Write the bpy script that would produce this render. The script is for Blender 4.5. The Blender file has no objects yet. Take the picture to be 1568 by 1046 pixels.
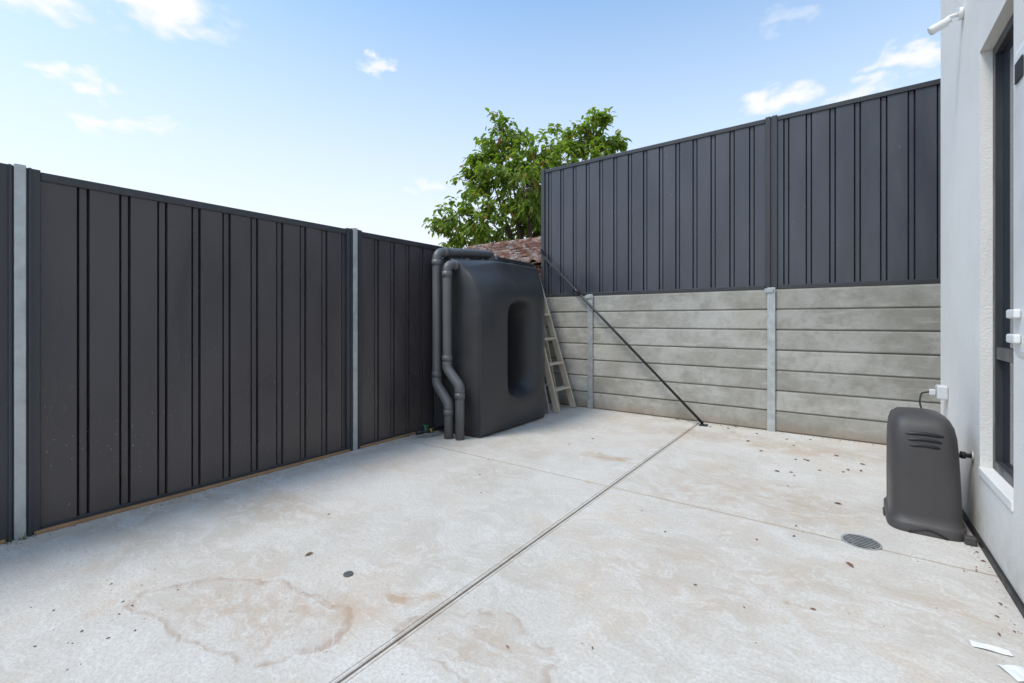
import bpy, bmesh, math, random
from mathutils import Vector, Matrix
random.seed(7)
R = math.radians
scene = bpy.context.scene
COL = scene.collection

# ---------------------------------------------------------------- node helpers
class NT:
    def __init__(s, tree):
        s.t = tree; s.n = tree.nodes; s.l = tree.links
    def set(s, sock, v):
        if isinstance(v, bpy.types.NodeSocket): s.l.new(v, sock)
        elif v is not None:
            if isinstance(v, (tuple, list)) and len(v) == 3 and sock.type == 'RGBA': v = (*v, 1)
            sock.default_value = v
    def math(s, op, a, b=None, c=None, clamp=False):
        m = s.n.new('ShaderNodeMath'); m.operation = op; m.use_clamp = clamp
        for i, v in enumerate((a, b, c)):
            if v is not None: s.set(m.inputs[i], v)
        return m.outputs[0]
    def vmath(s, op, a, b=None, out=0):
        m = s.n.new('ShaderNodeVectorMath'); m.operation = op
        s.set(m.inputs[0], a)
        if b is not None: s.set(m.inputs[1], b)
        return m.outputs[out]
    def noise(s, vec, scale, detail=3, rough=.55, dist=0):
        m = s.n.new('ShaderNodeTexNoise'); s.l.new(vec, m.inputs['Vector'])
        m.inputs['Scale'].default_value = scale; m.inputs['Detail'].default_value = detail
        m.inputs['Roughness'].default_value = rough; m.inputs['Distortion'].default_value = dist
        return m.outputs['Fac']
    def noisec(s, vec, scale, detail=3):
        m = s.n.new('ShaderNodeTexNoise'); s.l.new(vec, m.inputs['Vector'])
        m.inputs['Scale'].default_value = scale; m.inputs['Detail'].default_value = detail
        return m.outputs['Color']
    def voro(s, vec, scale):
        m = s.n.new('ShaderNodeTexVoronoi'); s.l.new(vec, m.inputs['Vector'])
        m.inputs['Scale'].default_value = scale
        return m.outputs['Distance']
    def map(s, v, a, b, c=0., d=1., smooth=True):
        m = s.n.new('ShaderNodeMapRange'); m.interpolation_type = 'SMOOTHSTEP' if smooth else 'LINEAR'
        s.set(m.inputs['Value'], v)
        for k, x in zip(('From Min', 'From Max', 'To Min', 'To Max'), (a, b, c, d)): m.inputs[k].default_value = x
        return m.outputs[0]
    def mix(s, f, a, b, mode='MIX'):
        m = s.n.new('ShaderNodeMix'); m.data_type = 'RGBA'; m.blend_type = mode
        s.set(m.inputs['Factor'], f); s.set(m.inputs[6], a); s.set(m.inputs[7], b)
        return m.outputs[2]
    def scalevec(s, vec, sc):
        return s.vmath('MULTIPLY', vec, sc)
    def bump(s, h, strength=.3, dist=.01):
        m = s.n.new('ShaderNodeBump'); m.inputs['Strength'].default_value = strength
        m.inputs['Distance'].default_value = dist; s.l.new(h, m.inputs['Height'])
        return m.outputs[0]

def newmat(name, color=(.5, .5, .5), rough=.6, metal=0., spec=.5):
    m = bpy.data.materials.new(name); m.use_nodes = True
    nt = NT(m.node_tree); b = m.node_tree.nodes['Principled BSDF']
    b.inputs['Base Color'].default_value = (*color, 1); b.inputs['Roughness'].default_value = rough
    b.inputs['Metallic'].default_value = metal; b.inputs['Specular IOR Level'].default_value = spec
    return m, nt, b
def objco(nt):
    g = nt.n.new('ShaderNodeNewGeometry'); return g.outputs['Position']

def simple(name, c, rough=.6, metal=0., var=.25, scale=12., spec=.5, bump=.1, bscale=80):
    m, nt, b = newmat(name, c, rough, metal, spec)
    p = objco(nt); n = nt.noise(p, scale, 3)
    d = tuple(x*(1-var) for x in c); l = tuple(min(1, x*(1+var)) for x in c)
    nt.set(b.inputs['Base Color'], nt.mix(n, d, l))
    nt.set(b.inputs['Roughness'], nt.map(n, .3, .7, max(0, rough-.08), min(1, rough+.1)))
    if bump > .12: nt.set(b.inputs['Normal'], nt.bump(nt.noise(p, bscale, 2), bump, .004))
    return m

# ---------------------------------------------------------------- geometry helpers
def mesh_obj(name, verts, faces, mat=None, parent=None, smooth=False):
    me = bpy.data.meshes.new(name); me.from_pydata(verts, [], faces); me.update()
    o = bpy.data.objects.new(name, me); COL.objects.link(o)
    if mat:
        for mm in (mat if isinstance(mat, list) else [mat]): me.materials.append(mm)
    if parent: o.parent = parent
    if smooth:
        for p in me.polygons: p.use_smooth = True
    return o
def empty(name):
    o = bpy.data.objects.new(name, None); COL.objects.link(o); o.empty_display_size = .2; return o
def boxgeo(V, F, x0, x1, y0, y1, z0, z1):
    i = len(V)
    V += [(x0,y0,z0),(x1,y0,z0),(x1,y1,z0),(x0,y1,z0),(x0,y0,z1),(x1,y0,z1),(x1,y1,z1),(x0,y1,z1)]
    F += [(i,i+3,i+2,i+1),(i+4,i+5,i+6,i+7),(i,i+1,i+5,i+4),(i+1,i+2,i+6,i+5),(i+2,i+3,i+7,i+6),(i+3,i,i+4,i+7)]
def box(name, x0, x1, y0, y1, z0, z1, mat, parent=None, bev=0.):
    V, F = [], []; boxgeo(V, F, x0, x1, y0, y1, z0, z1)
    o = mesh_obj(name, V, F, mat, parent)
    if bev > 0:
        md = o.modifiers.new('b', 'BEVEL'); md.width = bev; md.segments = 3
    return o
def beam(name, a, b, w, t, mat, parent=None, up=(0,0,1), bev=.003):
    a = Vector(a); b = Vector(b); d = b-a; L = d.length; d.normalize()
    s = d.cross(Vector(up)).normalized(); u = s.cross(d).normalized()
    V = []; F = []; boxgeo(V, F, -w/2, w/2, -t/2, t/2, 0, L)
    M = Matrix((s, u, d)).transposed()
    V = [tuple(M @ Vector(v) + a) for v in V]
    o = mesh_obj(name, V, F, mat, parent)
    if bev: md = o.modifiers.new('b', 'BEVEL'); md.width = bev; md.segments = 2
    return o
def fillet(P, r, n=8):
    P = [Vector(p) for p in P]; out = [P[0]]
    for i in range(1, len(P)-1):
        a = (P[i-1]-P[i]); b = (P[i+1]-P[i]); rr = min(r, a.length*.48, b.length*.48)
        a = P[i]+a.normalized()*rr; b = P[i]+b.normalized()*rr
        for k in range(n+1):
            t = k/n; out.append((1-t)**2*a + 2*t*(1-t)*P[i] + t*t*b)
    out.append(P[-1]); return out
def tube(name, P, rad, mat, parent=None, seg=20, radii=None, caps=True):
    P = [Vector(p) for p in P]; V = []; F = []
    t0 = (P[1]-P[0]).normalized(); ref = Vector((0,0,1)) if abs(t0.z) < .9 else Vector((1,0,0))
    n = t0.cross(ref).normalized()
    for i, p in enumerate(P):
        t = (P[min(i+1, len(P)-1)]-P[max(i-1, 0)]).normalized()
        n = (n - t*n.dot(t)).normalized(); b = t.cross(n)
        r = radii[min(i, len(radii)-1)] if radii else rad
        for k in range(seg):
            a = 2*math.pi*k/seg; V.append(tuple(p + n*r*math.cos(a) + b*r*math.sin(a)))
    for i in range(len(P)-1):
        for k in range(seg):
            k2 = (k+1) % seg; F.append((i*seg+k, i*seg+k2, (i+1)*seg+k2, (i+1)*seg+k))
    o = mesh_obj(name, V, F, mat, parent, True)
    if caps:
        bm = bmesh.new(); bm.from_mesh(o.data); bm.verts.ensure_lookup_table()
        bm.faces.new([bm.verts[k] for k in range(seg)][::-1])
        L = len(P)-1; bm.faces.new([bm.verts[L*seg+k] for k in range(seg)])
        bm.to_mesh(o.data); bm.free()
    return o
def disc(name, c, r, h, mat, parent=None, seg=28, bev=0.):
    o = tube(name, [(c[0],c[1],c[2]), (c[0],c[1],c[2]+h)], r, mat, parent, seg)
    for p in o.data.polygons: p.use_smooth = False
    if bev: md = o.modifiers.new('b','BEVEL'); md.width = bev; md.segments = 2; md.limit_method='ANGLE'
    return o

# ---------------------------------------------------------------- constants (metres)
CAMH = 1.12
LX = -3.43          # left fence plane
BY = 5.26           # face of sleeper wall
HX = .565           # house wall plane
HEND = 4.36         # house far corner
JX, JY = -1.26, 2.857   # control joints

# ---------------------------------------------------------------- materials
def concrete_ground():
    m, nt, b = newmat('concrete_paving', rough=.85, spec=.25)
    p = objco(nt)
    warp = nt.vmath('MULTIPLY', nt.vmath('SUBTRACT', nt.noisec(p, 3.2, 4), (.5,.5,.5)), (.9,.9,0))
    pw = nt.vmath('ADD', p, nt.scalevec(warp, (.38,.38,0)))
    big = nt.noise(p, .9, 3, .6); mid = nt.noise(pw, 3.5, 5, .68)
    c = nt.mix(nt.map(big, .35, .65), (.54, .495, .435), (.63, .60, .555))
    c = nt.mix(nt.map(mid, .40, .64, 0, .6), c, (.68, .655, .615))
    c = nt.mix(nt.map(nt.noise(pw, 1.5, 5, .68), .48, .70, 0, .55), c, (.61, .47, .345))
    stain = (.46, .31, .19)
    mott = nt.map(nt.noise(pw, 8, 4, .74), .36, .64, .1, 1.)
    for (x, y, rx, ry, amt, rot) in [(-1.86,.80,.50,.20,.55,.45),(-1.40,1.27,.19,.07,.85,.35),(-1.60,1.06,.26,.12,.5,.4),(-1.0,1.2,.27,.19,.45,0),
                           (-1.55,3.46,.24,.13,.8,0),(-.09,2.10,.05,.035,1.,0),(.33,2.46,.20,.17,.42,0),(-.5,3.2,.9,.5,.42,.3),
                           (-.35,2.1,.8,.4,.32,.2),(-2.7,1.4,.7,.3,.3,.4),(-.6,4.7,1.6,.3,.5,0),(LX+.1,2.,.22,3.6,.5,0)]:
        v = nt.vmath('SUBTRACT', pw, (x, y, 0))
        if rot:
            vr = nt.n.new('ShaderNodeVectorRotate'); vr.rotation_type='Z_AXIS'; nt.l.new(v, vr.inputs['Vector']); vr.inputs['Angle'].default_value = -rot; v = vr.outputs[0]
        L = nt.vmath('LENGTH', nt.vmath('MULTIPLY', v, (1/rx, 1/ry, 0)), out=1)
        f = nt.math('MULTIPLY', nt.map(L, .35, 1.1, amt, 0), mott)
        c = nt.mix(f, c, stain)
        if amt in (.55, .45) and rx < .7 and y < 2:
            ring = nt.math('MULTIPLY', nt.map(L, .84, .97, 0, 1), nt.map(L, .98, 1.03, 1, 0))
            c = nt.mix(nt.math('MULTIPLY', nt.math('MULTIPLY', ring, mott), .6), c, (.33, .19, .11))
    sw = nt.noise(nt.scalevec(pw, (1, 2., 1)), 6, 5, .74, 1.2)
    c = nt.mix(nt.map(sw, .5, .60, 0, .42), c, (.73, .715, .68))
    c = nt.mix(nt.map(sw, .42, .30, 0, .40), c, (.47, .41, .35))
    fine = nt.noise(p, 75, 3, .78)
    c = nt.mix(nt.map(fine, .40, .64, 0, .45), c, (.43, .40, .36))
    v = nt.voro(nt.vmath('ADD', p, nt.scalevec(warp, (.1,.1,0))), 34)
    pit = nt.math('MULTIPLY', nt.map(v, .05, .10, 1, 0), nt.map(mid, .5, .6))
    c = nt.mix(nt.math('MULTIPLY', pit, .5), c, (.20, .16, .13))
    s = nt.n.new('ShaderNodeSeparateXYZ'); nt.l.new(p, s.inputs[0])
    c = nt.mix(nt.map(s.outputs[2], -.0008, -.008, 0, .75, smooth=False), c, (.24, .18, .125))
    nt.set(b.inputs['Base Color'], c)
    h = nt.math('ADD', nt.math('MULTIPLY', fine, .6), nt.math('MULTIPLY', sw, .8))
    nt.set(b.inputs['Normal'], nt.bump(h, .45, .007))
    return m

def fence_mat(name, base, specks=True):
    m, nt, b = newmat(name, base, .36, 0, .6)
    p = objco(nt)
    s = nt.n.new('ShaderNodeSeparateXYZ'); nt.l.new(p, s.inputs[0])
    n1 = nt.noise(nt.scalevec(p, (2, 2, .6)), 1.6, 2, .5)
    c = nt.mix(nt.map(n1, .3, .7), tuple(x*.88 for x in base), tuple(x*1.15 for x in base))
    v = nt.voro(nt.vmath('ADD', nt.scalevec(p, (1,1,.6)), nt.scalevec(nt.noisec(p, 20, 1), (.03,.03,.03))), 52 if specks else 17)
    if specks:
        sp = nt.map(v, .07, .14, 1, 0)
        dens = nt.math('MULTIPLY', nt.map(s.outputs[2], .15, 1.4, 1, .0), nt.map(nt.noise(p, 4, 3, .7), .50, .62))
        c = nt.mix(nt.math('MULTIPLY', nt.math('MULTIPLY', sp, dens), .7), c, (.50, .48, .46))
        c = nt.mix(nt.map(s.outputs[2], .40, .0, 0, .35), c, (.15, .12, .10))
    else:
        sp = nt.map(v, .05, .08, 1, 0)
        c = nt.mix(nt.math('MULTIPLY', nt.math('MULTIPLY', sp, nt.map(n1, .5, .6)), .4), c, (.4, .4, .4))
    nt.set(b.inputs['Base Color'], c)
    nt.set(b.inputs['Roughness'], nt.map(n1, .3, .7, .25, .40))
    nt.set(b.inputs['Normal'], nt.bump(n1, .4, .03))
    return m

def sleeper_mat():
    m, nt, b = newmat('sleeper_concrete', rough=.9, spec=.2)
    g = nt.n.new('ShaderNodeNewGeometry'); p = g.outputs['Position']
    isl = g.outputs['Random Per Island']
    off = nt.n.new('ShaderNodeCombineXYZ'); nt.l.new(nt.math('MULTIPLY', isl, 37), off.inputs[0]); nt.l.new(nt.math('MULTIPLY', isl, 11), off.inputs[1])
    q = nt.vmath('ADD', p, off.outputs[0])
    c = nt.mix(nt.map(nt.noise(q, 2.2, 4, .65), .35, .65), (.33, .32, .29), (.46, .45, .425))
    c = nt.mix(nt.map(nt.noise(q, 11, 4, .72), .45, .7, 0, .5), c, (.27, .26, .22))
    c = nt.mix(nt.map(nt.noise(nt.scalevec(q, (1, 1, 4)), 3, 4, .7), .52, .70, 0, .5), c, (.56, .55, .52))
    c = nt.mix(nt.map(nt.noise(p, .8, 2, .6), .50, .68, 0, .3), c, (.28, .26, .18))
    c = nt.mix(1, c, nt.mix(isl, (.84,.84,.82), (1.06, 1.06, 1.05)), 'MULTIPLY')
    s = nt.n.new('ShaderNodeSeparateXYZ'); nt.l.new(p, s.inputs[0])
    c = nt.mix(nt.map(s.outputs[2], .16, .0, 0, .5), c, (.26, .18, .12))
    fr = nt.math('PINGPONG', nt.math('SUBTRACT', s.outputs[2], .002), .1025)
    c = nt.mix(nt.map(fr, .016, .0, 0, .6), c, (.13, .12, .095))
    pit = nt.math('MULTIPLY', nt.map(nt.voro(p, 55), .06, .16, 1, 0), nt.map(nt.noise(p, 7, 2), .48, .58))
    c = nt.mix(nt.math('MULTIPLY', pit, .5), c, (.13, .12, .1))
    nt.set(b.inputs['Base Color'], c)
    nt.set(b.inputs['Normal'], nt.bump(nt.noise(p, 60, 3, .7), .4, .006))
    return m

M_ground = concrete_ground()
M_fL = fence_mat('charcoal_steel_sheet', (.060, .052, .055))
M_fB = fence_mat('bluegrey_steel_sheet', (.056, .060, .075), specks=False)
M_frame = simple('charcoal_powdercoat', (.043, .045, .051), .36, 0, .15, 5, bump=.03)
M_galv = simple('galvanised_steel', (.47, .49, .49), .45, .45, .35, 16, bump=.0)
M_sleep = sleeper_mat()
M_plastic = simple('dark_tank_polyethylene', (.038, .038, .041), .42, 0, .25, 4, bump=.18, bscale=130)
M_pump = simple('dark_pump_plastic', (.060, .056, .057), .48, 0, .15, 6, bump=.3, bscale=220)
M_pvc = simple('grey_pvc', (.12, .12, .122), .42, 0, .2, 6, bump=.04)
M_black = simple('black_rubber', (.012, .012, .013), .5, 0, .2, bump=0)
M_blackst = simple('black_steel', (.018, .018, .02), .4, 0, .3, bump=0)
M_wood = simple('weathered_ladder_timber', (.56, .49, .39), .75, 0, .3, 18, bump=.3, bscale=60)
M_woodg = simple('grey_timber', (.30, .29, .27), .85, 0, .3, 18, bump=.3, bscale=60)
M_plinth = simple('damp_timber', (.36, .21, .11), .85, 0, .4, 12, bump=.3)
M_white = simple('white_plastic', (.78, .78, .77), .35, 0, .03, 6, bump=.02)
M_outlet = simple('light_grey_plastic', (.62, .63, .63), .4, 0, .05, 6, bump=.02)
M_paper = simple('paper', (.8, .8, .78), .7, 0, .04, 10)
M_brass = simple('brass', (.35, .25, .1), .35, .9, .2)
M_green = simple('green_plastic', (.02, .14, .06), .45)
M_earth = simple('earth', (.16, .12, .08), .95, 0, .35, 3, bump=.5, bscale=20)
M_bark = simple('bark', (.10, .075, .055), .9, 0, .4, 8, bump=.6, bscale=30)

def render_mat():
    m, nt, b = newmat('render_coat', rough=.9, spec=.2)
    p = objco(nt)
    c = nt.mix(nt.map(nt.noise(p, 1.2, 3), .35, .65), (.79, .78, .75), (.85, .84, .81))
    s = nt.n.new('ShaderNodeSeparateXYZ'); nt.l.new(p, s.inputs[0])
    st = nt.noise(nt.scalevec(p, (6, 6, .6)), 3, 4, .6)
    c = nt.mix(nt.map(st, .55, .8, 0, .18), c, (.57, .56, .53))
    c = nt.mix(nt.math('MULTIPLY', nt.map(s.outputs[2], .35, .03, 0, .5), nt.map(nt.noise(p, 12, 3), .3, .7, .4, 1)), c, (.50, .44, .37))
    nt.set(b.inputs['Base Color'], c)
    nt.set(b.inputs['Normal'], nt.bump(nt.noise(p, 90, 4, .75), .6, .008))
    return m
M_render = render_mat()
m, nt, b = newmat('window_glass', (.02, .03, .04), .04, 0, .9); M_glass = m
p = objco(nt); nt.set(b.inputs['Base Color'], nt.mix(nt.noise(p, .8), (.012,.018,.026), (.03,.04,.055)))

def tile_mat():
    m, nt, b = newmat('terracotta_tiles', rough=.85, spec=.2)
    p = objco(nt)
    g = nt.n.new('ShaderNodeNewGeometry')
    c = nt.mix(g.outputs['Random Per Island'], (.13, .058, .04), (.26, .13, .09))
    c = nt.mix(nt.map(nt.noise(p, 6, 4, .7), .46, .60, 0, .8), c, (.34, .30, .27))
    c = nt.mix(nt.map(nt.noise(p, 15, 4, .7), .54, .66, 0, .85), c, (.05, .04, .032))
    nt.set(b.inputs['Base Color'], c)
    return m
M_tile = tile_mat()
def brick_mat():
    m, nt, b = newmat('red_brick', rough=.9, spec=.2)
    p = objco(nt)
    s = nt.n.new('ShaderNodeSeparateXYZ'); nt.l.new(p, s.inputs[0])
    cx = nt.n.new('ShaderNodeCombineXYZ'); nt.l.new(nt.math('ADD', s.outputs[0], s.outputs[1]), cx.inputs[0]); nt.l.new(s.outputs[2], cx.inputs[1])
    br = nt.n.new('ShaderNodeTexBrick'); nt.l.new(cx.outputs[0], br.inputs[0]); br.inputs['Scale'].default_value = 1
    br.inputs['Brick Width'].default_value = .24; br.inputs['Row Height'].default_value = .086; br.inputs['Mortar Size'].default_value = .01
    br.inputs['Color1'].default_value = (.28,.11,.07,1); br.inputs['Color2'].default_value = (.2,.08,.055,1); br.inputs['Mortar'].default_value=(.4,.37,.33,1)
    nt.l.new(br.outputs[0], b.inputs['Base Color']); return m
M_brick = brick_mat()
def leaf_mat(name, ca, cb, cc):
    m, nt, b = newmat(name, rough=.5, spec=.35)
    g = nt.n.new('ShaderNodeNewGeometry'); r = g.outputs['Random Per Island']
    c = nt.mix(nt.map(r, 0, .8, smooth=False), ca, cb)
    c = nt.mix(nt.map(r, .94, .97), c, cc)
    n = nt.noise(g.outputs['Position'], .9, 2)
    c = nt.mix(nt.map(n, .35, .65, 0, .6), c, cb)
    nt.set(b.inputs['Base Color'], c)
    tr = nt.n.new('ShaderNodeBsdfTranslucent'); nt.set(tr.inputs[0], nt.mix(1, c, (1.7, 1.8, .7), 'MULTIPLY'))
    mx = nt.n.new('ShaderNodeMixShader'); mx.inputs[0].default_value = .44
    nt.l.new(b.outputs[0], mx.inputs[1]); nt.l.new(tr.outputs[0], mx.inputs[2])
    out = [n for n in nt.n if n.type == 'OUTPUT_MATERIAL'][0]; nt.l.new(mx.outputs[0], out.inputs[0])
    return m
M_leaf = leaf_mat('tree_leaves', (.085, .155, .026), (.215, .29, .05), (.36, .17, .06))
M_litter = simple('dry_leaf', (.22, .115, .06), .8, 0, .5, 30, bump=0)
M_stone = simple('small_debris', (.14, .115, .095), .9, 0, .5, 60, bump=0)
M_weed = simple('weed', (.07, .12, .03), .7, 0, .4, 30, bump=0)

# ---------------------------------------------------------------- ground
gs = mesh_obj('ground', [(-400,-400,-.05),(400,-400,-.05),(400,400,-.05),(-400,400,-.05)], [(0,1,2,3)], M_earth)
def prof(t, c):
    a = abs(t-c)
    if a < .0042: return -.0085
    if a < .0085: return -.0024
    if a < .0175: return -.0006
    if a < .0205: return -.0030
    return 0.
def cuts(a, b, c):
    base = [a + (b-a)*i/12 for i in range(13)]
    base = [x for x in base if abs(x-c) > .1]
    for q in (.0015, .0041, .0055, .0084, .010, .0165, .0178, .0202, .0220): base += [c-q, c+q]
    return sorted(base)
xs = cuts(LX-.12, 6.5, JX); ys = cuts(-4.5, 5.40, JY)
V = [(x, y, min(prof(x, JX), prof(y, JY))) for y in ys for x in xs]
nx = len(xs); F = [(j*nx+i, j*nx+i+1, (j+1)*nx+i+1, (j+1)*nx+i) for j in range(len(ys)-1) for i in range(nx-1)]
mesh_obj('concrete_paving', V, F, M_ground)
box('raised_terrain', LX+.1, 9, BY+.14, 16, -.04, 1.34, M_earth)

# ---------------------------------------------------------------- fence panels
def panel(name, a, b, z0, z1, troughs, mat, parent, axis):
    """sheet with a narrow raised strip between two deep folds at every trough"""
    pts = [(a, 0)]
    for t in troughs:
        pts += [(t-.027, 0), (t-.0235, .034), (t-.0185, .036), (t-.0145, .008), (t+.0145, .008), (t+.0185, .036), (t+.0235, .034), (t+.027, 0)]
    pts.append((b, 0))
    V = []; F = []
    for (u, d) in pts:
        for z in (z0, z1):
            V.append((LX-d, u, z) if axis == 'y' else (u, BY+.05+d, z))
    for i in range(len(pts)-1):
        F.append((2*i, 2*i+2, 2*i+3, 2*i+1))
    return mesh_obj(name, V, F, mat, parent)

FT = 1.905
left = empty('steel_panel_fence')
posts = [-3.566, -1.59, .386, 2.362, 4.338]
for i, py in enumerate(posts):
    nxt = posts[i+1] if i+1 < len(posts) else BY+.03
    tr = []; t = py+.244
    while t < nxt-.06: tr.append(t); t += .1826
    panel(f'sheet_{i}', py+.03, nxt-.03, .03, FT-.03, tr, M_fL, left, 'y')
    z = FT
    box(f'top_rail_{i}', LX-.04, LX+.012, py+.076, nxt-.076, z-.045, z, M_frame, left, .004)
    box(f'bottom_rail_{i}', LX-.04, LX+.008, py+.076, nxt-.076, .0, .035, M_frame, left, .003)
    box(f'post_flange_a_{i}', LX-.05, LX+.02, py-.075, py-.022, .0, FT+.008, M_frame, left, .004)
    box(f'post_flange_b_{i}', LX-.05, LX+.02, py+.022, py+.075, .0, FT+.008, M_frame, left, .004)
    box(f'post_lip_a_{i}', LX+.0205, LX+.03, py-.040, py-.030, .0, FT+.008, M_frame, left)
    box(f'post_lip_b_{i}', LX+.0205, LX+.03, py+.030, py+.040, .0, FT+.008, M_frame, left)
    box(f'post_galvanised_{i}', LX-.05, LX+.034, py-.0215, py+.0215, .0, FT+.016, M_galv, left, .004)
    box(f'timber_plinth_{i}', LX+.01, LX+.035, py+.05, nxt-.05, .001, .018, M_plinth, left, .004)

back = empty('raised_steel_panel_fence')
ZB, ZT = 1.445, 3.20
bp = [-3.36, -.58, 2.17, 4.9]
for i in range(len(bp)-1):
    a, b_ = bp[i], bp[i+1]
    tr = []; t = a+.13
    while t < b_-.06: tr.append(t); t += .19
    panel(f'sheet_{i}', a+.03, b_-.03, ZB+.02, ZT-.02, tr, M_fB, back, 'x')
    box(f'top_rail_{i}', a+.057, b_-.057, BY+.038, BY+.09, ZT-.045, ZT, M_frame, back, .004)
    box(f'bottom_rail_{i}', a+.057, b_-.057, BY+.038, BY+.09, ZB-.005, ZB+.038, M_frame, back, .004)
for i, a in enumerate(bp):
    for k, (u0, u1) in enumerate([(a-.055, a-.006), (a+.006, a+.055)]):
        if i == 0 and k == 0: continue
        box(f'post_{i}_{k}', u0, u1, BY+.028, BY+.1, ZB-.01, ZT+.012, M_frame, back, .008)
    box(f'post_web_{i}', a-.0055, a+.0055, BY+.04, BY+.095, ZB-.01, ZT+.008, M_frame, back)

# ---------------------------------------------------------------- sleeper retaining wall
ret = empty('concrete_sleeper_retaining_wall')
sp = [-4.59+.0, -2.59, -.575, 1.44, 3.46, 5.4]
V = []; F = []
for i in range(len(sp)-1):
    a = max(sp[i], LX-.03); b_ = sp[i+1]
    for k in range(7):
        z0 = .002 + k*.205; j = random.uniform(-.005, .005)
        boxgeo(V, F, a+.004, b_-.004, BY+j, BY+.08+j, z0+.0005, z0+.2045)
o = mesh_obj('sleepers', V, F, M_sleep, ret); md = o.modifiers.new('b','BEVEL'); md.width = .015; md.segments = 2
box('soil_backing', LX-.02, 5.4, BY+.088, BY+.13, 0, 1.40, M_earth, ret)
for i, a in enumerate(sp[1:-1]+[-3.37]):
    top = 1.455
    box(f'steel_post_{i}', a-.036, a+.036, BY-.022, BY-.012, .0, top, M_galv, ret, .002)
    box(f'steel_post_web_{i}', a-.0038, a+.0038, BY-.0115, BY+.1, .0, top, M_galv, ret)
    box(f'post_bracket_{i}', a-.06, a+.02, BY-.034, BY-.023, top-.05, top-.01, M_galv, ret, .002)

# ---------------------------------------------------------------- diagonal brace
br = empty('fence_brace_pole')
tube('pole', [(-3.335, 5.215, 2.05), (-1.195, 5.10, .02)], .0145, M_blackst, br, 14)
box('foot_plate', -1.23, -1.15, 5.06, 5.14, .001, .012, M_blackst, br, .002)
beam('top_bracket', (-3.345, 5.262, 2.10), (-3.22, 5.255, 1.86), .035, .018, M_blackst, br)
tube('coupler', [(-2.80, 5.186, 1.543), (-2.70, 5.181, 1.449)], .022, M_blackst, br, 14)

# ---------------------------------------------------------------- water tank
def tank():
    Ys = [0, .03, .20, .40, .45, .86, .91, 1.08, 1.20, 1.25]; Zs = [0, .04, .20, .34, .39, .60, 1.05, 1.27, 1.32, 1.48, 1.66, 1.74, 1.77]; Xs = [0, .05, .22, .42, .55, .60]
    hole = lambda iy, iz: Ys[iy] >= .45-1e-6 and Ys[iy+1] <= .86+1e-6 and Zs[iz] >= .39-1e-6 and Zs[iz+1] <= 1.27+1e-6
    cell = set()
    for i in range(len(Xs)-1):
        for j in range(len(Ys)-1):
            for k in range(len(Zs)-1):
                if not hole(j, k): cell.add((i, j, k))
    vid = {}; V = []; F = []
    eq = lambda a, b: abs(a-b) < 1e-6
    def vi(i, j, k):
        if (i,j,k) not in vid:
            vid[(i,j,k)] = len(V)
            x, y, z = Xs[i], Ys[j], Zs[k]
            f = x/.6; y0, z0 = y, z
            sh = 1 - .75*min(1, y0/.45)
            if z0 > 1.3: x = x*(1-.30*min(1, (z0-1.3)/.47)**1.7*f*(.45+.55*sh))
            if z0 > 1.45: z -= .15*f**2.2*sh*min(1,(z0-1.45)/.28)
            if .02 < z0 < 1.5 and .15 < y0 < 1.15 and i == len(Xs)-1: x += .045
            if i >= 3:
                if y0 < .02: y += .05*(f-.6)*2.5
                if y0 > 1.23: y -= .07*(f-.6)*2.5
                fl = (0, 0, 0, .01, .05, .10)[i]
                if (eq(y0,.86) or eq(y0,.91)) and .3 < z0 < 1.4: y += fl*1.25
                if (eq(y0,.45) or eq(y0,.40)) and .3 < z0 < 1.4: y -= fl*.15
                if (eq(z0,.39) or eq(z0,.34)) and .39 < y0 < .92: z -= fl*1.0
                if (eq(z0,1.27) or eq(z0,1.32)) and .39 < y0 < .92: z += fl*.7
            V.append((x, y, z))
        return vid[(i,j,k)]
    for (i, j, k) in cell:
        if (i-1,j,k) not in cell: F.append([vi(i,j,k),vi(i,j,k+1),vi(i,j+1,k+1),vi(i,j+1,k)])
        if (i+1,j,k) not in cell: F.append([vi(i+1,j,k),vi(i+1,j+1,k),vi(i+1,j+1,k+1),vi(i+1,j,k+1)])
        if (i,j-1,k) not in cell: F.append([vi(i,j,k),vi(i+1,j,k),vi(i+1,j,k+1),vi(i,j,k+1)])
        if (i,j+1,k) not in cell: F.append([vi(i,j+1,k),vi(i,j+1,k+1),vi(i+1,j+1,k+1),vi(i+1,j+1,k)])
        if (i,j,k-1) not in cell: F.append([vi(i,j,k),vi(i,j+1,k),vi(i+1,j+1,k),vi(i+1,j,k)])
        if (i,j,k+1) not in cell: F.append([vi(i,j,k+1),vi(i+1,j,k+1),vi(i+1,j+1,k+1),vi(i,j+1,k+1)])
    V = [(LX+.06+x, 3.25+y, z+.003) for x, y, z in V]
    T = empty('slimline_water_tank')
    o = mesh_obj('tank_body', V, F, M_plastic, T, True)
    md = o.modifiers.new('s', 'SUBSURF'); md.levels = 3; md.render_levels = 3
    box('recess_back', LX+.26, LX+.28, 3.25+.41, 3.25+.90, .35, 1.31, M_plastic, T, .003)
    disc('inlet_lid', (LX+.26, 3.95, 1.74), .12, .06, M_plastic, T, bev=.01)
    disc('inlet_rim', (LX+.26, 3.95, 1.73), .15, .045, M_black, T, bev=.008)
    disc('overflow_cap', (LX+.30, 4.28, 1.73), .05, .06, M_black, T, bev=.006)
    disc('lifting_lug', (LX+.34, 3.48, 1.70), .035, .05, M_plastic, T, bev=.006)
tank()

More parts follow.
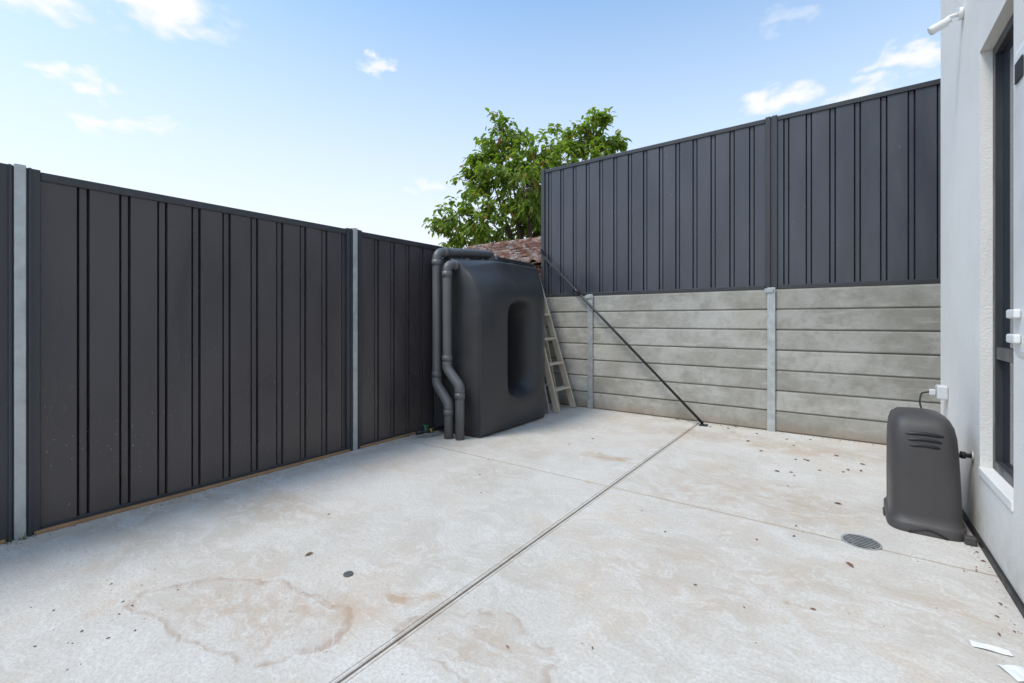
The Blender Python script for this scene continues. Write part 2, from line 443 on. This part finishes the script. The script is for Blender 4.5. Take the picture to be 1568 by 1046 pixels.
P = empty('grey_downpipes')
r = .043
pA = fillet([(-2.905,3.15,.002),(-2.905,3.15,.50),(-3.07,3.15,.66),(-3.07,3.15,1.665),(-3.07,3.33,1.665)], .07)
tube('overflow_pipe', pA, r, M_pvc, P, 24)
pB = fillet([(-3.02,3.12,.002),(-3.02,3.12,.33),(-3.20,3.14,.50),(-3.20,3.14,1.79),(-3.17,3.60,1.835),(-3.17,3.95,1.86),(-3.17,3.95,1.78)], .075)
tube('inlet_pipe', pB, r, M_pvc, P, 24)
def collar(n, x, y, z, h=.055): tube(n, [(x,y,z),(x,y,z+h)], r+.0065, M_pvc, P, 24)
for n, x, y, z in [('collar_a1',-2.905,3.15,.385),('collar_a2',-3.07,3.15,.73),('collar_a3',-3.07,3.15,1.54),('collar_b1',-3.02,3.12,.22),('collar_b2',-3.20,3.14,.57),('collar_b3',-3.20,3.14,1.66)]:
    collar(n, x, y, z)
tube('collar_a4', [(-3.07,3.235,1.665),(-3.07,3.275,1.665)], r+.0065, M_pvc, P, 24)
tube('collar_b4', [(-3.192,3.215,1.798),(-3.186,3.27,1.803)], r+.0065, M_pvc, P, 24)
tube('elbow_a', fillet([(-2.905,3.15,.43),(-2.905,3.15,.50),(-3.07,3.15,.66),(-3.07,3.15,.74)], .06), r+.004, M_pvc, P, 24)
tube('elbow_b', fillet([(-3.02,3.12,.26),(-3.02,3.12,.33),(-3.20,3.14,.50),(-3.20,3.14,.58)], .06), r+.004, M_pvc, P, 24)
vt = empty('tank_outlet_valve')
tube('outlet', fillet([(-3.2,3.30,.06),(-3.2,3.02,.06),(-3.25,2.95,.06)], .04), .017, M_black, vt, 12)
tube('nut', [(-3.2,3.08,.06),(-3.2,3.035,.06)], .028, M_brass, vt, 6)
tube('tail', [(-3.225,2.985,.06),(-3.27,2.93,.055)], .024, M_black, vt, 12)
tube('stem', [(-3.21,3.0,.06),(-3.21,3.0,.115)], .012, M_green, vt, 10)
box('handle', -3.245,-3.175,2.992,3.008,.112,.124, M_green, vt, .003)

# ---------------------------------------------------------------- step ladder
L = empty('wooden_stepladder')
def ly(t, near): return (4.74 + .06*t) if near else (5.15 - .07*t)
def lp(t, near, off=0.): return Vector((-2.78 - .52*t + off, ly(t, near), .01 + 1.72*t))
for nm, nr in (('rail_near', True), ('rail_far', False)):
    beam(nm, lp(0, nr), lp(1, nr), .028, .075, M_wood, L, up=(1,0,0))
for k in range(5):
    t = .15 + k*.18
    a = lp(t, True); c = lp(t, False)
    beam(f'step_{k}', a+Vector((0,.015,0)), c-Vector((0,.015,0)), .10, .026, M_wood, L, up=(0,0,1))
for nm, y0 in (('rear_leg_near', 4.78), ('rear_leg_far', 5.10)):
    beam(nm, (-2.98, y0, .01), (-3.33, y0, 1.60), .022, .05, M_wood, L, up=(1,0,0))
for k in range(3):
    z = .3+k*.45; t = z/1.6
    beam(f'rear_bar_{k}', (-2.98-.35*t, 4.79, z), (-2.98-.35*t, 5.09, z), .045, .018, M_woodg, L)
pk = empty('leaning_planks')
beam('plank_a', (-2.88, 4.66, .01), (-3.15, 4.70, 1.1), .03, .09, M_woodg, pk, up=(1,0,0))
beam('plank_b', (-2.96, 4.70, .01), (-3.24, 4.75, 1.0), .03, .07, M_woodg, pk, up=(1,0,0))

# ---------------------------------------------------------------- house on the right
H = empty('rendered_house')
WY0, WY1, WZ0, WZ1 = 2.685, 3.242, .37, 2.478; D = .075; HT = 5.6; YS = -5.
yy = [YS, WY0, WY1, HEND]; zz = [0, WZ0, WZ1, HT]
V = []; F = []
for z in zz:
    for y in yy: V.append((HX, y, z))
for k in range(3):
    for j in range(3):
        if j == 1 and k == 1: continue
        a = k*4+j; F.append((a, a+4, a+5, a+1))
i0 = len(V)
V += [(HX+D, WY0, WZ0), (HX+D, WY1, WZ0), (HX+D, WY1, WZ1), (HX+D, WY0, WZ1)]
a, b_, c_, d_ = 5, 6, 10, 9
F += [(a, b_, i0+1, i0), (b_, c_, i0+2, i0+1), (c_, d_, i0+3, i0+2), (d_, a, i0, i0+3)]
i1 = len(V)
V += [(7, YS, 0), (7, HEND, 0), (7, YS, HT), (7, HEND, HT)]
F += [(3, 7, 11, 15, i1+3, i1+1), (i1, i1+1, i1+3, i1+2), (0, i1, i1+2, 12, 8, 4), (12, i1+2, i1+3, 15, 14, 13)]
mesh_obj('walls', V, F, M_render, H)
box('roof', HX-.05, 7.1, YS-.1, HEND+.05, HT+.003, HT+.12, M_frame, H)
box('base_membrane', HX-.012, HX-.001, YS, HEND-.002, .0, .035, M_black, H)
box('sill', HX-.006, HX+D-.002, WY0+.002, WY1-.002, WZ0-.03, WZ0+.012, M_render, H, .005)
fx0, fx1 = HX+D-.03, HX+D+.03
zb = WZ0+.013
box('frame_far', fx0, fx1, WY1-.045, WY1-.002, zb, WZ1-.002, M_frame, H, .003)
box('frame_near', fx0, fx1, WY0+.002, WY0+.045, zb, WZ1-.002, M_frame, H, .003)
box('frame_top', fx0, fx1, WY0+.046, WY1-.046, WZ1-.047, WZ1-.003, M_frame, H, .003)
box('frame_bottom', fx0, fx1, WY0+.046, WY1-.046, zb+.001, zb+.046, M_frame, H, .003)
box('transom', fx0+.004, fx1, WY0+.046, WY1-.046, .93, .99, M_frame, H, .003)
box('glass', HX+D-.004, HX+D-.001, WY0+.045, WY1-.045, zb+.045, WZ1-.046, M_glass, H)

S = empty('wall_spotlight')
tube('base', [(HX-.001,3.62,2.885),(HX-.02,3.62,2.885)], .034, M_white, S)
tube('arm', fillet([(HX-.02,3.62,2.885),(HX-.06,3.62,2.885),(HX-.09,3.62,2.86)], .02), .011, M_white, S, 12)
tube('head', [(HX-.055,3.62,2.868),(HX-.075,3.62,2.858),(HX-.13,3.61,2.832),(HX-.145,3.61,2.825)], .02, M_white, S, 20, radii=[.016,.024,.026,.023])

A = empty('air_conditioner_unit')
box('casing', .315, .545, .72, 1.515, 1.03, 1.735, M_white, A, .022)
box('mount_bracket_a', .33, HX-.001, .85, .89, .985, 1.028, M_white, A)
box('mount_bracket_b', .33, HX-.001, 1.33, 1.37, .985, 1.028, M_white, A)
box('badge', .3115, .3145, 1.425, 1.475, 1.645, 1.69, M_black, A, .001)
box('handle_cover_a', .303, .3145, 1.44, 1.50, 1.125, 1.145, M_white, A, .004)
box('handle_cover_b', .303, .3145, 1.44, 1.50, 1.07, 1.09, M_white, A, .004)
for k in range(9):
    box(f'grille_{k}', .309, .3145, .80, 1.38, 1.10+k*.06, 1.112+k*.06, M_white, A, .002)

O = empty('outdoor_power_outlet')
box('cover', HX-.055, HX-.001, 4.06, 4.15, .60, .69, M_outlet, O, .01)
box('plug', HX-.09, HX-.056, 4.09, 4.13, .62, .66, M_outlet, O, .008)
tube('cable', fillet([(HX-.09,4.11,.64),(HX-.13,4.08,.635),(HX-.16,3.9,.60),(HX-.16,3.62,.50),(HX-.16,3.5,.45)], .06), .005, M_black, O, 8)

PC = empty('water_pump_cover')
cx, cy = .362, 3.385
def sect(hx, hy, z, dx=0, dy=0, n=48, e=5.):
    out = []
    for k in range(n):
        a = 2*math.pi*k/n; c = math.cos(a); s = math.sin(a)
        out.append((cx+dx+hx*math.copysign(abs(c)**(2/e), c), cy+dy+hy*math.copysign(abs(s)**(2/e), s), z))
    return out
secs = [(.160,.218,.002,0,0),(.160,.218,.045,0,0),(.155,.211,.053,0,0),(.148,.203,.058,0,0),(.147,.200,.10,0,0),(.145,.196,.25,-.003,0),(.141,.190,.42,-.006,0),(.137,.184,.50,-.008,.002),(.130,.174,.55,-.010,.006),(.116,.156,.587,-.013,.012),(.09,.125,.608,-.015,.018),(.045,.07,.618,-.015,.02)]
V = []; F = []; n = 48
for s_ in secs: V += sect(s_[0], s_[1], s_[2], s_[3], s_[4])
for i in range(len(secs)-1):
    for k in range(n): F.append((i*n+k, i*n+(k+1)%n, (i+1)*n+(k+1)%n, (i+1)*n+k))
F.append(tuple((len(secs)-1)*n+k for k in range(n)))
mesh_obj('cover_shell', V, F, M_pump, PC, True)
def arc_shade(nm, w, z, bow, th, y):
    pts = []
    for k in range(13):
        u = -1+2*k/12; pts.append((cx-.008+u*w, y+.014*abs(u)**4, z - bow*u*u))
    return tube(nm, pts, th, M_black, PC, 8)
for k, (w, z, y) in enumerate([(.085,.522,3.209),(.080,.492,3.2045),(.074,.462,3.2015)]):
    arc_shade(f'vent_slot_shade_{k}', w, z, .014, .0095, y)  # raised black tubes give the dark of recessed vents by colour
pts = [(cx-.075+.15*k/10, 3.166, .004+.03*math.sin(math.pi*k/10)) for k in range(11)]
tube('base_arch', pts, .0045, M_black, PC, 8)
box('foot_lug_right', cx+.135, cx+.18, 3.155, 3.20, .002, .04, M_pump, PC, .006)
box('foot_lug_left', cx-.168, cx-.15, 3.35, 3.42, .002, .03, M_pump, PC, .004)
W = empty('water_pipe_fitting')
tube('pipe', fillet([(HX-.001,3.38,.40),(HX-.04,3.38,.40),(HX-.05,3.38,.395),(HX-.075,3.38,.395)], .01), .012, M_black, W, 12)
tube('flange', [(HX-.001,3.38,.40),(HX-.008,3.38,.40)], .028, M_galv, W, 20)
tube('nut', [(HX-.03,3.38,.40),(HX-.05,3.38,.40)], .02, M_blackst, W, 6)

G = empty('floor_drain_grate')
disc('ring', (.08,2.885,.0008), .083, .0035, M_galv, G, 40)
disc('well_shade', (.08,2.885,.0046), .074, .0006, M_black, G, 40)  # flat black disc, painted shade of the opening below the bars
for k in range(7):
    u = -.06+k*.02; hw = math.sqrt(.073**2-u*u)
    box(f'bar_{k}', .08-hw, .08+hw, 2.885+u-.0024, 2.885+u+.0024, .0053, .0075, M_galv, G)
disc('pipe_cap', (-1.757,1.184,.0006), .021, .006, M_pvc, None, 24, .002).name = 'capped_pipe_stub'

# ---------------------------------------------------------------- litter
def leaf_litter():
    V = []; F = []
    def lf(x, y, s, a, curl):
        i = len(V)
        pts = [(-1,0,0),(-.3,.33,curl),(.5,.28,curl*1.2),(1,0,.3*curl),(.5,-.28,curl*.9),(-.3,-.33,curl)]
        for (u, v, w) in pts:
            V.append((x+s*(u*math.cos(a)-v*math.sin(a)), y+s*(u*math.sin(a)+v*math.cos(a)), .003+s*max(0,w)))
        V.append((x, y, .002)); c = i+6
        for k in range(6): F.append((c, i+k, i+(k+1)%6))
    R_ = random.Random(3)
    for (x, y, s) in [(-2.056,1.173,.022),(-.017,3.40,.022),(.03,2.58,.026),(-.3,3.9,.016),(-1.9,3.9,.016),(-.5,2.0,.009),(-.09,2.1,.012),(-.95,2.6,.009),(-.2,2.9,.011),(-.35,2.6,.01)]:
        lf(x, y, s, R_.uniform(0, 6), .25)
    for _ in range(15): lf(R_.gauss(-.15,.25), R_.gauss(4.45,.28), R_.uniform(.010,.022), R_.uniform(0,6), .3)
    for _ in range(12): lf(R_.uniform(-1.9,-.2), R_.uniform(4.95,5.2), R_.uniform(.008,.018), R_.uniform(0,6), .3)
    for _ in range(14): lf(R_.uniform(-3.2,.4), R_.uniform(1.0,5), R_.uniform(.005,.012), R_.uniform(0,6), .3)
    for _ in range(14): lf(R_.uniform(.44,.54), R_.uniform(2.0,3.1), R_.uniform(.006,.012), R_.uniform(0,6), .3)
    mesh_obj('fallen_leaves', V, F, M_litter)
leaf_litter()
def grit():
    V = []; F = []; R_ = random.Random(9)
    def st(x, y, s):
        i = len(V); n = 5
        a0 = R_.uniform(0, 6); e = R_.uniform(.4, 1)
        for k in range(n):
            a = 2*math.pi*k/n; u = s*math.cos(a)*R_.uniform(.7,1.2); v = s*e*math.sin(a)*R_.uniform(.7,1.2)
            V.append((x+u*math.cos(a0)-v*math.sin(a0), y+u*math.sin(a0)+v*math.cos(a0), .0005))
        V.append((x, y, s*.6))
        for k in range(n): F.append((i+n, i+k, i+(k+1)%n))
    for _ in range(40): st(R_.gauss(-2.3,.16), R_.gauss(.5,.16), R_.choice([.002,.003,.004,.007]))
    for _ in range(30): st(R_.gauss(-2.1,.3), R_.gauss(.9,.25), R_.uniform(.001,.0035))
    for _ in range(380): st(R_.uniform(-3.35,.5), R_.uniform(.3,5.2), R_.uniform(.001,.004))
    for _ in range(200): st(LX+.035+abs(R_.gauss(0,.06)), R_.uniform(.2,3.3), R_.uniform(.002,.006))
    for _ in range(160): st(R_.uniform(-2.6,.5), BY-.02-abs(R_.gauss(0,.05)), R_.uniform(.002,.008))
    for _ in range(60): st(HX-.02-abs(R_.gauss(0,.03)), R_.uniform(1.6,3.2), R_.uniform(.001,.005))
    mesh_obj('gravel_debris', V, F, M_stone)
grit()
def weeds():
    V = []; F = []; R_ = random.Random(5)
    for (cx_, cy_) in [(LX+.05,.40),(LX+.05,.30),(-.9,BY-.03),(-1.5,BY-.03),(LX+.05,2.9)]:
        for _ in range(22):
            x = cx_+R_.gauss(0,.012); y = cy_+R_.gauss(0,.025); a = R_.uniform(0,6.28); h = R_.uniform(.01,.04); l = R_.uniform(.005,.025); i = len(V)
            V += [(x-.002*math.sin(a), y+.002*math.cos(a), .001),(x+.002*math.sin(a), y-.002*math.cos(a), .001),(x+l*math.cos(a), y+l*math.sin(a), h)]
            F.append((i,i+1,i+2))
    mesh_obj('small_weeds', V, F, M_weed)
weeds()
def paper(name, x, y, w, h, a):
    V = []; F = []
    for j in range(4):
        for i in range(5):
            u = (i/4-.5)*w; v = (j/3-.5)*h
            V.append((x+u*math.cos(a)-v*math.sin(a), y+u*math.sin(a)+v*math.cos(a), .003+.003*abs(math.sin(i*1.1+j*.7))))
    for j in range(3):
        for i in range(4): F.append((j*5+i, j*5+i+1, j*5+i+6, j*5+i+5))
    mesh_obj(name, V, F, M_paper)
paper('paper_scrap', .41, 2.205, .10, .035, .1); paper('paper_scrap', .455, 2.10, .07, .07, .5)

# ---------------------------------------------------------------- neighbour's tiled house
N = empty('brick_house')
RX0, RX1, RY0, RYR, RY1, ZE, ZR = -8.85, -3.9, 6.7, 8.5, 10.3, 2.17, 2.89
box('walls', RX0+.4, RX1-.4, RY0+.35, RY1-.35, -.04, ZE-.02, M_brick, N)
box('window', RX0+2., RX0+3.4, RY0+.33, RY0+.349, .9, 1.9, M_glass, N)
box('door', RX1-1.8, RX1-.95, RY0+.32, RY0+.349, 0, 1.95, M_frame, N)
def roof():
    V = []; F = []; hipw = 1.75
    rows = 7; tw = .26
    for side in (0, 1):
        for rrow in range(rows):
            t0 = rrow/rows; t1 = (rrow+1)/rows + .03
            for c in range(int((RX1-RX0)/tw)):
                x0 = RX0+c*tw; x1 = x0+tw-.004
                xm = (x0+x1)/2
                if xm < RX0+hipw*t0 or xm > RX1-hipw*t0*.2: continue
                i = len(V); jz = random.uniform(-.010, .010)
                for t, lift in ((t0, .06), (t1, .0)):
                    for k in range(7):
                        u = k/6; x = x0+(x1-x0)*u
                        w = .036*math.cos(u*2*math.pi)
                        y = RY0+(RYR-RY0)*t
                        if side: y = RY1-(RY1-RYR)*t
                        z = ZE+(ZR-ZE)*t + lift + w + jz
                        V.append((x, y, z))
                for k in range(6): F.append((i+k, i+k+1, i+8+k, i+7+k))
                j0 = len(V)
                for k in range(7):
                    v = V[i+k]; V.append((v[0], v[1], v[2]-.055))
                for k in range(6): F.append((i+k, j0+k, j0+k+1, i+k+1))
    mesh_obj('roof_tiles', V, F, M_tile, N)
    e = .03
    mesh_obj('roof_underlay', [(RX0,RY0,ZE-e),(RX1,RY0,ZE-e),(RX1,RY1,ZE-e),(RX0,RY1,ZE-e),(RX0+hipw,RYR,ZR-e),(RX1-.1,RYR,ZR-e)],
             [(0,1,5,4),(1,2,5),(2,3,4,5),(3,0,4)], M_tile, N)
    k = 0; x = RX0+hipw
    while x < RX1-.3:
        tube(f'ridge_cap_{k}', [(x,RYR,ZR+.005),(x+.40,RYR,ZR+.03)], .085, M_tile, N, 12); x += .36; k += 1
    for sgn, ye in ((0, RY0), (1, RY1)):
        for q in range(7):
            t0 = q/7; t1 = (q+1.1)/7
            a = Vector((RX0, ye, ZE+.03)); b2 = Vector((RX0+hipw, RYR, ZR+.02))
            tube(f'hip_cap_{sgn}_{q}', [a.lerp(b2, t0)+Vector((0,0,.03)), a.lerp(b2, t1)], .08, M_tile, N, 10)
roof()

# ---------------------------------------------------------------- tree
def tree():
    T = empty('leafy_tree'); R_ = random.Random(21)
    base = Vector((-7.85, 11.6, -.04)); rt = Vector((.808, .589, 0)); fw = Vector((-.589, .808, 0))
    clumps = [(-2.35,4.3,.70,0),(-1.75,5.5,.78,.3),(-.75,6.7,.78,-.2),(-.16,5.3,1.15,.6),(-1.38,4.1,1.0,-.4),(1.2,6.75,.78,.3),
              (2.0,6.95,.66,-.2),(2.65,6.6,.48,.2),(1.46,5.7,.95,-.5),(.4,4.3,1.2,.4),(2.3,5.4,.8,.4),(-1.4,6.25,.42,.4),(.2,5.9,.65,-.9),(0,5.,1.0,-1.3),(.8,5.,1.0,1.5),(-1.9,3.4,.9,.6),(-.8,5.6,.7,-.6)]
    fork = base+Vector((0,0,2.6))
    tube('trunk', [base, base+Vector((.05,.03,1.2)), fork], .2, M_bark, T, 12, radii=[.24,.19,.15])
    centres = []
    for i, (r, z, rad, dpt) in enumerate(clumps):
        c = Vector((base.x, base.y, 0))+rt*r+fw*dpt+Vector((0,0,z)); centres.append((c, rad))
        m1 = fork.lerp(c, .4)+Vector((R_.uniform(-.15,.15),R_.uniform(-.15,.15),.25)); 
        tube(f'limb_{i}', fillet([fork-Vector((0,0,.1)), m1, c+Vector((0,0,rad*.4))], .8, 6), .05, M_bark, T, 8,
             radii=[max(.008,.085-.009*k) for k in range(9)])
    V = []; F = []; TV = []
    for (c, rad) in centres:
        nt_ = int(27*rad**2.0)+8
        for _ in range(nt_):
            d = Vector((R_.gauss(0,1), R_.gauss(0,1), R_.gauss(0,1))).normalized()
            q = R_.uniform(.35, 1.25)**.6
            tip = c + Vector((d.x*rad*q, d.y*rad*q, d.z*rad*q*.92))
            st = c + d*rad*.15; dirn = (tip-st).normalized()
            TV.append((st, tip))
            for k in range(R_.randint(16, 24)):
                pos = st.lerp(tip, R_.uniform(.5, 1.02)) + Vector((R_.gauss(0,.08), R_.gauss(0,.08), R_.gauss(0,.07)))
                Ld = (Vector((R_.gauss(0,1), R_.gauss(0,1), R_.gauss(-.85,.5))) + dirn*.7).normalized()
                s = Ld.cross(Vector((R_.gauss(0,.4), R_.gauss(0,.4), 1))).normalized(); n_ = s.cross(Ld)
                ln = R_.uniform(.15, .28); w = ln*R_.uniform(.19, .26)
                i = len(V)
                for (u, v, h) in [(0,0,0),(.35,1,.10),(.75,.7,.0),(1,0,-.16),(.75,-.7,0),(.35,-1,.10),(.45,0,-.0)]:
                    V.append(tuple(pos + Ld*ln*u + s*w*v + n_*ln*h))
                F += [(i,i+6,i+1),(i+1,i+6,i+2),(i+2,i+6,i+3),(i+3,i+6,i+4),(i+4,i+6,i+5),(i+5,i+6,i)]
    mesh_obj('foliage', V, F, M_leaf, T)
    V = []; F = []
    for (a, b2) in TV:
        d = (b2-a).normalized(); s = d.cross(Vector((.3,.2,1))).normalized(); u = s.cross(d); i = len(V)
        for p_, r_ in ((a,.014),(b2,.004)):
            for k in range(3):
                an = 2.094*k; V.append(tuple(p_+s*r_*math.cos(an)+u*r_*math.sin(an)))
        for k in range(3): F.append((i+k, i+(k+1)%3, i+3+(k+1)%3, i+3+k))
    mesh_obj('twigs', V, F, M_bark, T)
tree()

# ---------------------------------------------------------------- world
w = bpy.data.worlds.new('World'); scene.world = w; w.use_nodes = True
nt = NT(w.node_tree); nt.n.clear()
out = nt.n.new('ShaderNodeOutputWorld'); bg = nt.n.new('ShaderNodeBackground')
sky = nt.n.new('ShaderNodeTexSky'); sky.sky_type = 'NISHITA'; sky.sun_disc = False
SUN_EL = 58; sd = Vector((-.28, -.52, 0)).normalized()
sky.sun_elevation = R(SUN_EL); sky.sun_rotation = math.atan2(sd.x, sd.y)
sky.air_density = 1.0; sky.dust_density = .6; sky.ozone_density = 1.5
tc = nt.n.new('ShaderNodeTexCoord'); dirv = tc.outputs['Generated']
s = nt.n.new('ShaderNodeSeparateXYZ'); nt.l.new(dirv, s.inputs[0])
BG = .15
def em(c): return tuple(x/BG for x in c)
col = nt.mix(1, sky.outputs[0], (1.65, 2.0, 2.0), 'MULTIPLY')
haze = nt.map(s.outputs[2], .12, .62, 1., .04, smooth=False)
side = nt.map(s.outputs[0], -.95, .1, 1.0, .85)
col = nt.mix(nt.math('MULTIPLY', haze, side), col, em((.96, .98, 1.0)))
wn = nt.vmath('MULTIPLY', nt.vmath('SUBTRACT', nt.noisec(nt.scalevec(dirv, (1,1,1.8)), 17, 5), (.5,.5,.5)), (.19,.19,.09))
dw = nt.vmath('MULTIPLY', nt.vmath('ADD', dirv, wn), (1,1,2.7))
tot = None
for (x, y, z, sz, den) in [(-1.235,.337,.71,.10,1.),(-1.42,.20,.71,.08,.9),(-1.381,.231,.53,.05,.95),(-1.30,.29,.52,.03,.6),(-1.312,.281,.442,.05,.9),(-1.22,.34,.43,.03,.35),
                      (-.833,.630,.565,.042,.8),(-.127,1.145,.486,.07,.9),(.142,1.341,.587,.055,.9),(.037,1.264,.51,.045,.7),
                      (-.739,.698,.298,.045,.6),(-.088,1.173,.68,.05,.3),(.9,.5,.7,.3,.9),(0,-1,.6,.4,.9)]:
    c = Vector((x,y,z)).normalized()
    L_ = nt.vmath('DISTANCE', dw, (c.x, c.y, c.z*2.7), out=1)
    f = nt.map(L_, sz*.3, sz*1.15, den, 0)
    tot = f if tot is None else nt.math('MAXIMUM', tot, f)
col = nt.mix(tot, col, em((1.03, 1.03, 1.04)))
nt.l.new(col, bg.inputs[0]); bg.inputs[1].default_value = BG
nt.l.new(bg.outputs[0], out.inputs[0])
w.cycles.sampling_method = 'MANUAL'; w.cycles.sample_map_resolution = 256

sl = bpy.data.lights.new('sun', 'SUN'); sl.energy = 2.5; sl.angle = R(18); sl.color = (1, .94, .85)
so = bpy.data.objects.new('sun', sl); COL.objects.link(so)
sv = Vector((sd.x*math.cos(R(SUN_EL)), sd.y*math.cos(R(SUN_EL)), math.sin(R(SUN_EL))))
so.rotation_euler = sv.to_track_quat('Z', 'Y').to_euler(); so.location = sv*30

# ---------------------------------------------------------------- camera
cam = bpy.data.cameras.new('camera'); co = bpy.data.objects.new('camera', cam); COL.objects.link(co)
co.location = (0, 0, CAMH); co.rotation_euler = (R(90), 0, R(36.1))
cam.sensor_width = 36; cam.lens = 36*692/1568; cam.shift_y = -32/1568
cam.clip_start = .05; cam.clip_end = 1500
scene.camera = co
scene.view_settings.view_transform = 'Standard'; scene.view_settings.look = 'None'; scene.view_settings.exposure = 0
